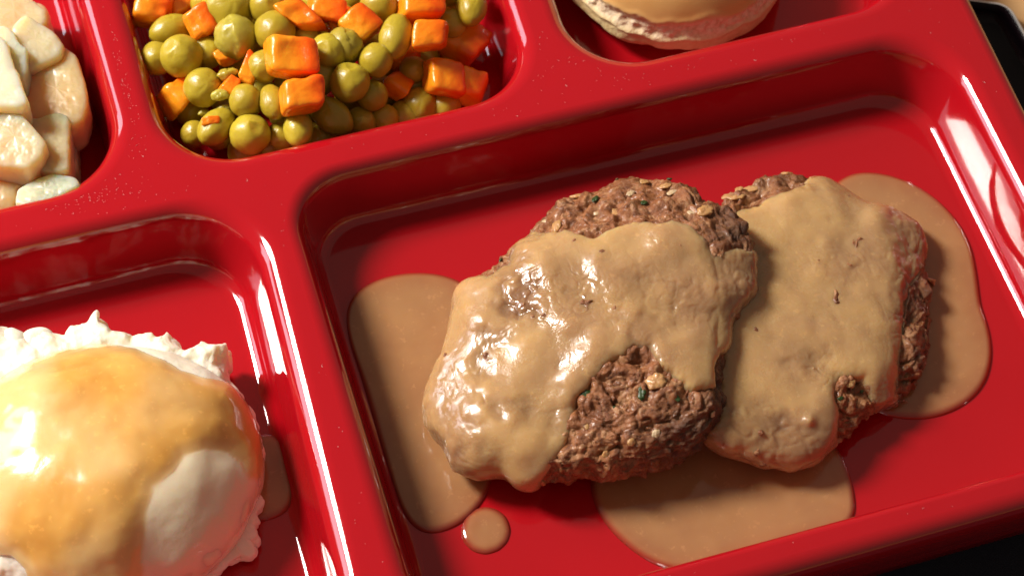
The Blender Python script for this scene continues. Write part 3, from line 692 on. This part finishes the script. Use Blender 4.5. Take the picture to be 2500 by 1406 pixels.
CAR = [
 (712,140,.62,1.25,1.0,.95,-8,18,14,'bright orange carrot dice highest on the heap, yellow cored left side'),
 (738,232,.45,1.10,.95,1.0,-2,14,10,'orange carrot dice stacked directly below the highest dice'),
 (733,42,.35,.72,.95,.8,24,12,-8,'pale orange carrot stick with a grainy top above the highest dice'),
 (797,26,.15,.95,.8,.8,-28,10,12,'deep orange carrot dice right of the pale stick at the top edge'),
 (880,60,.10,.85,.85,.8,35,20,-18,'tilted carrot dice with a notched back between two olive peas'),
 (489,58,-.25,.72,.85,.8,20,25,-10,'glossy coral carrot piece by the left group of peas'),
 (378,20,-.65,1.0,.85,.9,-15,5,5,'dark orange carrot dice in the shaded far left corner'),
 (430,232,-1.0,.85,.85,.9,38,18,12,'pyramid shaped brown orange carrot corner by the left wall'),
 (609,172,.0,.95,.50,.6,62,10,-15,'narrow carrot wedge left of the highest dice'),
 (560,212,-.15,.50,.42,.4,50,20,0,'small curled carrot shaving beside the narrow wedge'),
 (1026,16,.05,1.15,.75,.8,-5,15,8,'long red orange carrot piece cut by the top edge'),
 (1050,86,.12,.95,.85,.85,-12,20,5,'notched bright carrot dice under the long red orange piece'),
 (1084,192,-.85,1.0,.95,.95,-22,16,22,'large shaded carrot dice with a sharp ridge near the right wall'),
 (1152,212,-1.2,.75,.85,.8,-35,8,10,'small dark carrot dice touching the near right corner wall'),
 (1136,108,-1.2,.95,1.0,.9,-50,10,15,'broad dim carrot dice against the right wall'),
 (968,214,-1.1,.70,.75,.7,30,15,20,'dark red carrot corner between shaded peas in the middle right'),
 (990,146,-1.1,.8,.5,.6,40,5,10,'thin dark carrot piece under the notched bright dice'),
 (514,297,-.20,.42,.20,.16,0,20,0,'tiny orange carrot fragment lying on an oval pea'),
 (556,137,-.45,.6,.35,.35,12,10,0,'small reddish carrot scrap under the split pea'),
 (440,16,-1.0,.8,.7,.8,10,10,20,'dim carrot dice behind the glossy coral piece'),
 (832,60,-.4,.8,.7,.7,10,10,0,'deep orange carrot slice behind the tilted dice'),
]
for k, a in enumerate(CAR): carrot(*a[:9], a[9], 500 + 3 * k, .06, .35 if k in (8, 7) else (.0, .14, -.1, .2)[k % 4])

# ------------------------------------------------------------------ peas
def pea_mesh(kind, seed):
    nt, nr = 44, 30
    th = np.linspace(0, 2 * np.pi, nt, endpoint=False)
    G = blob((0, 0), th, np.ones(nt), -1, 1, 0, nr, 1, 1).reshape(-1, 3)
    U_ = G / np.maximum(np.linalg.norm(G, axis=1, keepdims=True), 1e-9)
    d = 1 + .07 * fbm(U_ + seed, 1.1, 2, seed) + .022 * fbm(U_ + seed, 3, 2, seed) - .03 * sstep(.12, 0, np.abs(vn(U_ + seed, 1.3, seed + 4)))
    def dent(dirn, wd, dp):
        dirn = np.array(dirn, float); dirn /= np.linalg.norm(dirn); return dp * np.exp(-((1 - U_ @ dirn) / wd) ** 2)
    if kind == 1: d -= dent((.25, -.35, .9), .035, .13) - dent((.1, -.2, .95), .12, .03)
    if kind == 2:                                   # split skin
        w_ = U_[:, 0] * .8 - U_[:, 1] * .2 + .25 * fbm(U_ + seed, 2.5, 2, seed) + .05
        d += .10 * sstep(-.04, .0, w_) * (U_[:, 2] > -.5)
        d += np.where(w_ < 0, .06 * fbm(U_, 4.5, 3, seed), 0)
    if kind == 3: d -= dent((-.5, .2, .85), .05, .10) + dent((.7, -.3, .5), .10, .10)
    P = U_ * d[:, None] * .5
    if kind == 4: P *= [1.28, .9, .92]
    return P, ring_faces(nr, nt)
PM = {}
for kd in range(5):
    for v_ in range(2):
        P, F = pea_mesh(kd, kd * 7 + v_ * 31 + 3); o = mesh_obj('pea', P, F, M_PEA, None, loc=(0, 0, 0)); PM[(kd, v_)] = o.data
        if (kd, v_) != (0, 0): bpy.data.objects.remove(o)
        else: proto = o
        if kd == 2: PM[(kd, v_)].materials.clear(); PM[(kd, v_)].materials.append(M_PEA2)
# x, y, radius px, z, kind, spin, label
PEA = [
 (419,74,43,-.70,4,10,'long dim pea behind the left group, under the coral carrot'),
 (382,143,40,-.75,0,40,'small glossy pea furthest left in the heap'),
 (443,138,53,-.40,3,0,'big smooth pea with a shadowed dent in the left group'),
 (506,128,40,-.70,0,90,'half hidden pea right of the big dented pea'),
 (496,214,48,-.45,0,20,'round dull pea beside the narrow carrot wedge'),
 (572,92,50,-.02,2,15,'split pea with torn skin showing pale flesh inside'),
 (556,22,66,-.20,0,50,'largest pea, cut by the top edge of the photo'),
 (497,10,32,-.60,0,0,'small pea peeking out left of the largest pea'),
 (654,14,46,.05,3,140,'yellowish pea at the top edge left of the pale carrot stick'),
 (671,78,50,.20,0,70,'shiny round pea just left of the highest carrot dice'),
 (645,162,40,.15,0,10,'bright yellow green pea wedged under the highest carrot dice'),
 (600,247,41,-.15,0,33,'round shiny pea above the dimpled pea'),
 (666,250,39,-.10,4,85,'upright oval pea left of the lower carrot dice'),
 (611,328,51,-.55,1,0,'dimpled pea resting lowest in the middle against the near wall'),
 (528,310,45,-.60,4,40,'oval pea with an orange carrot fragment on it'),
 (474,328,33,-1.1,0,12,'dark pea low in the near left corner'),
 (688,332,36,-.85,0,25,'pale pea half hidden behind the yellow oval pea'),
 (727,314,40,-.35,4,80,'yellow oval pea directly under the lower carrot dice'),
 (802,126,46,.10,3,60,'dark olive pea touching the right side of the highest dice'),
 (844,112,44,.00,2,200,'pea with a loose curled skin below the tilted carrot dice'),
 (855,202,49,-.15,1,120,'large olive pea right of the lower carrot dice'),
 (918,148,42,-.10,0,5,'olive pea between the tilted carrot dice and the large olive pea'),
 (966,90,47,.05,4,60,'pea with a bright green top left of the notched carrot dice'),
 (926,14,46,-.10,0,99,'olive pea at the top edge between two carrot pieces'),
 (1151,18,43,-.30,4,70,'brownish pea highest on the right by the red wall'),
 (1104,58,36,-.60,0,0,'small dim pea right of the notched carrot dice'),
 (810,284,47,-.55,4,120,'olive pea at the lower right of the stacked carrot dice'),
 (909,234,38,-.65,0,66,'small dark pea below the middle olive peas'),
 (881,300,40,-1.15,0,15,'very dark pea against the near wall, left one of two'),
 (938,290,35,-1.2,0,85,'very dark pea against the near wall, right one of two'),
 (1026,258,46,-1.4,0,45,'brown shaded pea under the large ridged carrot dice'),
 (1008,172,34,-1.0,0,72,'nearly hidden pea in the gap left of the ridged carrot dice'),
 (790,334,34,-1.15,0,15,'dark pea half hidden by the near rim, right of the yellow oval pea'),
 (1100,-30,50,-.3,0,5,'pea mostly above the top edge beside the long carrot piece'),
 (745,100,44,-.3,0,0,'pea buried under the highest carrot dice'),
 (780,190,44,-.35,0,0,'pea in the gap right of the stacked carrot dice'),
]
spin = [0]
def put_pea(x, y, rpx, z, kd, rot, label, k):
    o = proto if k == 0 else proto.copy()
    if k: C.objects.link(o)
    o.data = PM[(kd, k % 2)]
    c = at(x, y, z); dist_ = np.linalg.norm(CAMP - c); dia = 2 * rpx / FPX * dist_
    o.location = Vector(c) * S; o.scale = (dia, dia, dia)
    rg = np.random.RandomState(k); e = (0, 0) if kd in (1, 2, 3) else tuple(rg.uniform(-.5, .5, 2))
    o.rotation_euler = (e[0], e[1], math.radians(rot))
    tag(o, label, 'pea', 'canned peas in the heap')
k = 0
for a in PEA: put_pea(*a, k); k += 1
# pea layer at the bottom of the heap, seen only in the dark gaps
rg = np.random.RandomState(4); low = inset(COMP['peas'][0], [.95] * 4)
gx = []
for row, y in enumerate(np.arange(-.0, 7.5, .86)):
    for x in np.arange(0, 9, .9): gx.append((x + .45 * (row % 2), y))
o0 = low[3]; ex_ = (low[2] - low[3]); ex_ /= np.linalg.norm(ex_); ey_ = (low[0] - low[3]); ey_ /= np.linalg.norm(ey_)
for x, y in gx:
    p = o0 + ex_ * (x + .5) + ey_ * (y + .5) + rg.uniform(-.08, .08, 2)
    if signed(p[None], rounded(low, [1.5] * 4))[0] < .42: continue
    q = proj(np.array([[p[0], p[1], -1.52]]))[0]
    if q[1] < -60: continue
    an = np.linspace(0, 2 * np.pi, 24, endpoint=False); smp = np.concatenate([q + 38 * f_ * np.stack([np.cos(an), np.sin(an)], 1) for f_ in (.3, .65, 1)])
    cov = np.zeros(len(smp), bool)
    for a in PEA: cov |= np.hypot(smp[:, 0] - a[0], smp[:, 1] - a[1]) < a[2] * .97
    for a in CAR: cov |= np.hypot(smp[:, 0] - a[0], smp[:, 1] - a[1]) < 42 * min(a[3], a[4])
    lp_ = proj(np.concatenate([LIP['peas'], np.zeros((len(LIP['peas']), 1))], 1)); cov |= signed(smp, lp_) < 0; cov |= smp[:, 1] < 0
    if (~cov).sum() < 7: continue
    put_pea(q[0], q[1], 42, -1.54, 0, rg.uniform(0, 360), 'dim pea lying on the tray floor in the dark gaps beneath the heap', k); k += 1
# pale crushed bits of pea
mroot2 = None
for k2, (x, y, s_, z_, lb) in enumerate([(538,232,.17,-.15,'crushed pale pea flesh beside the carrot shaving'), (556,178,.19,-.1,'torn pea skin crumb above the round dull pea'), (548,268,.14,-.5,'soft pea crumb left of the round shiny pea'), (604,288,.11,-.3,'tiny pea crumb on top of the dimpled pea'), (498,276,.12,-.9,'pea crumb in the shadow by the oval pea')]):
    p = at(x, y, z_); t3 = np.linspace(0, 2 * np.pi, 36, endpoint=False)
    G = blob((0, 0), t3, np.ones(36), -1, 1, 0, 20, 1, 1).reshape(-1, 3) * s_ * [1.5, .8, .7]
    G = G + G / np.maximum(np.linalg.norm(G, axis=1, keepdims=True), 1e-6) * (fbm(G + k2 * 5.1, 5, 3, 130)[:, None] * s_ * .6) + p
    mesh_obj('pea_crumb', G, ring_faces(20, 36), M_PEA2, None, label=lb, cat='pea crumb', group='crushed pea crumbs')

# ------------------------------------------------------------------ dust on the rim
rg = np.random.RandomState(11); V_, F_ = [], []
def speck(p, s, kind):
    a = rg.uniform(0, math.pi); n0 = len(V_)
    if kind == 0:
        q = [(1, 0, 0), (.2, .7, 0), (-.8, .1, 0), (-.1, -.6, 0), (0, 0, .5)]
        ca, sa = math.cos(a), math.sin(a)
        for x, y, z in q: V_.append((p[0] + s * (x * ca - y * sa), p[1] + s * (x * sa + y * ca), p[2] + s * z))
        F_.extend([(n0, n0 + 1, n0 + 4), (n0 + 1, n0 + 2, n0 + 4), (n0 + 2, n0 + 3, n0 + 4), (n0 + 3, n0, n0 + 4)])
    else:
        L_ = s * rg.uniform(5, 11); cu = rg.uniform(-2.2, 2.2); x, y = p[0], p[1]; w0 = .0035
        prev = None
        for i in range(9):
            z = p[2] + .004 + .012 * math.sin(i * .8); dx, dy = math.cos(a), math.sin(a)
            V_.extend([(x - dy * w0, y + dx * w0, z), (x + dy * w0, y - dx * w0, z), (x, y, z + w0 * 1.5)])
            if i:
                b = len(V_) - 6
                F_.extend([(b, b + 2, b + 5, b + 3), (b + 2, b + 1, b + 4, b + 5)])
            a += cu / 8; x += dx * L_ / 8; y += dy * L_ / 8
cnt = 0
clusters = [(180, 480, 70, 18), (318, 250, 35, 110), (300, 120, 25, 70), (1500, 160, 260, 60)]
while cnt < 280:
    if rg.rand() < .30:
        c_ = clusters[rg.randint(4)]; x, y = rg.normal(c_[0], c_[2]), rg.normal(c_[1], c_[3])
    else: x, y = rg.uniform(-20, 2520), rg.uniform(-20, 1420)
    p = at(x, y, 0.0); q = p[None, :2]
    if signed(q, OUT)[0] < .05 or max(signed(q, l)[0] for l in LL) > -.02: continue
    speck((p[0], p[1], .001), rg.uniform(.005, .0115), 1 if rg.rand() < .10 else 0); cnt += 1
mesh_obj('dust', V_, F_, M_DUST, None, loc=(0, 0, 0), label='fine pale dust specks and lint scattered over the red rim', cat='dust', kind='stuff', smooth=False)

for a in (scene,):
    a.render.resolution_x = 1024; a.render.resolution_y = 575
print('objects', len(bpy.data.objects))
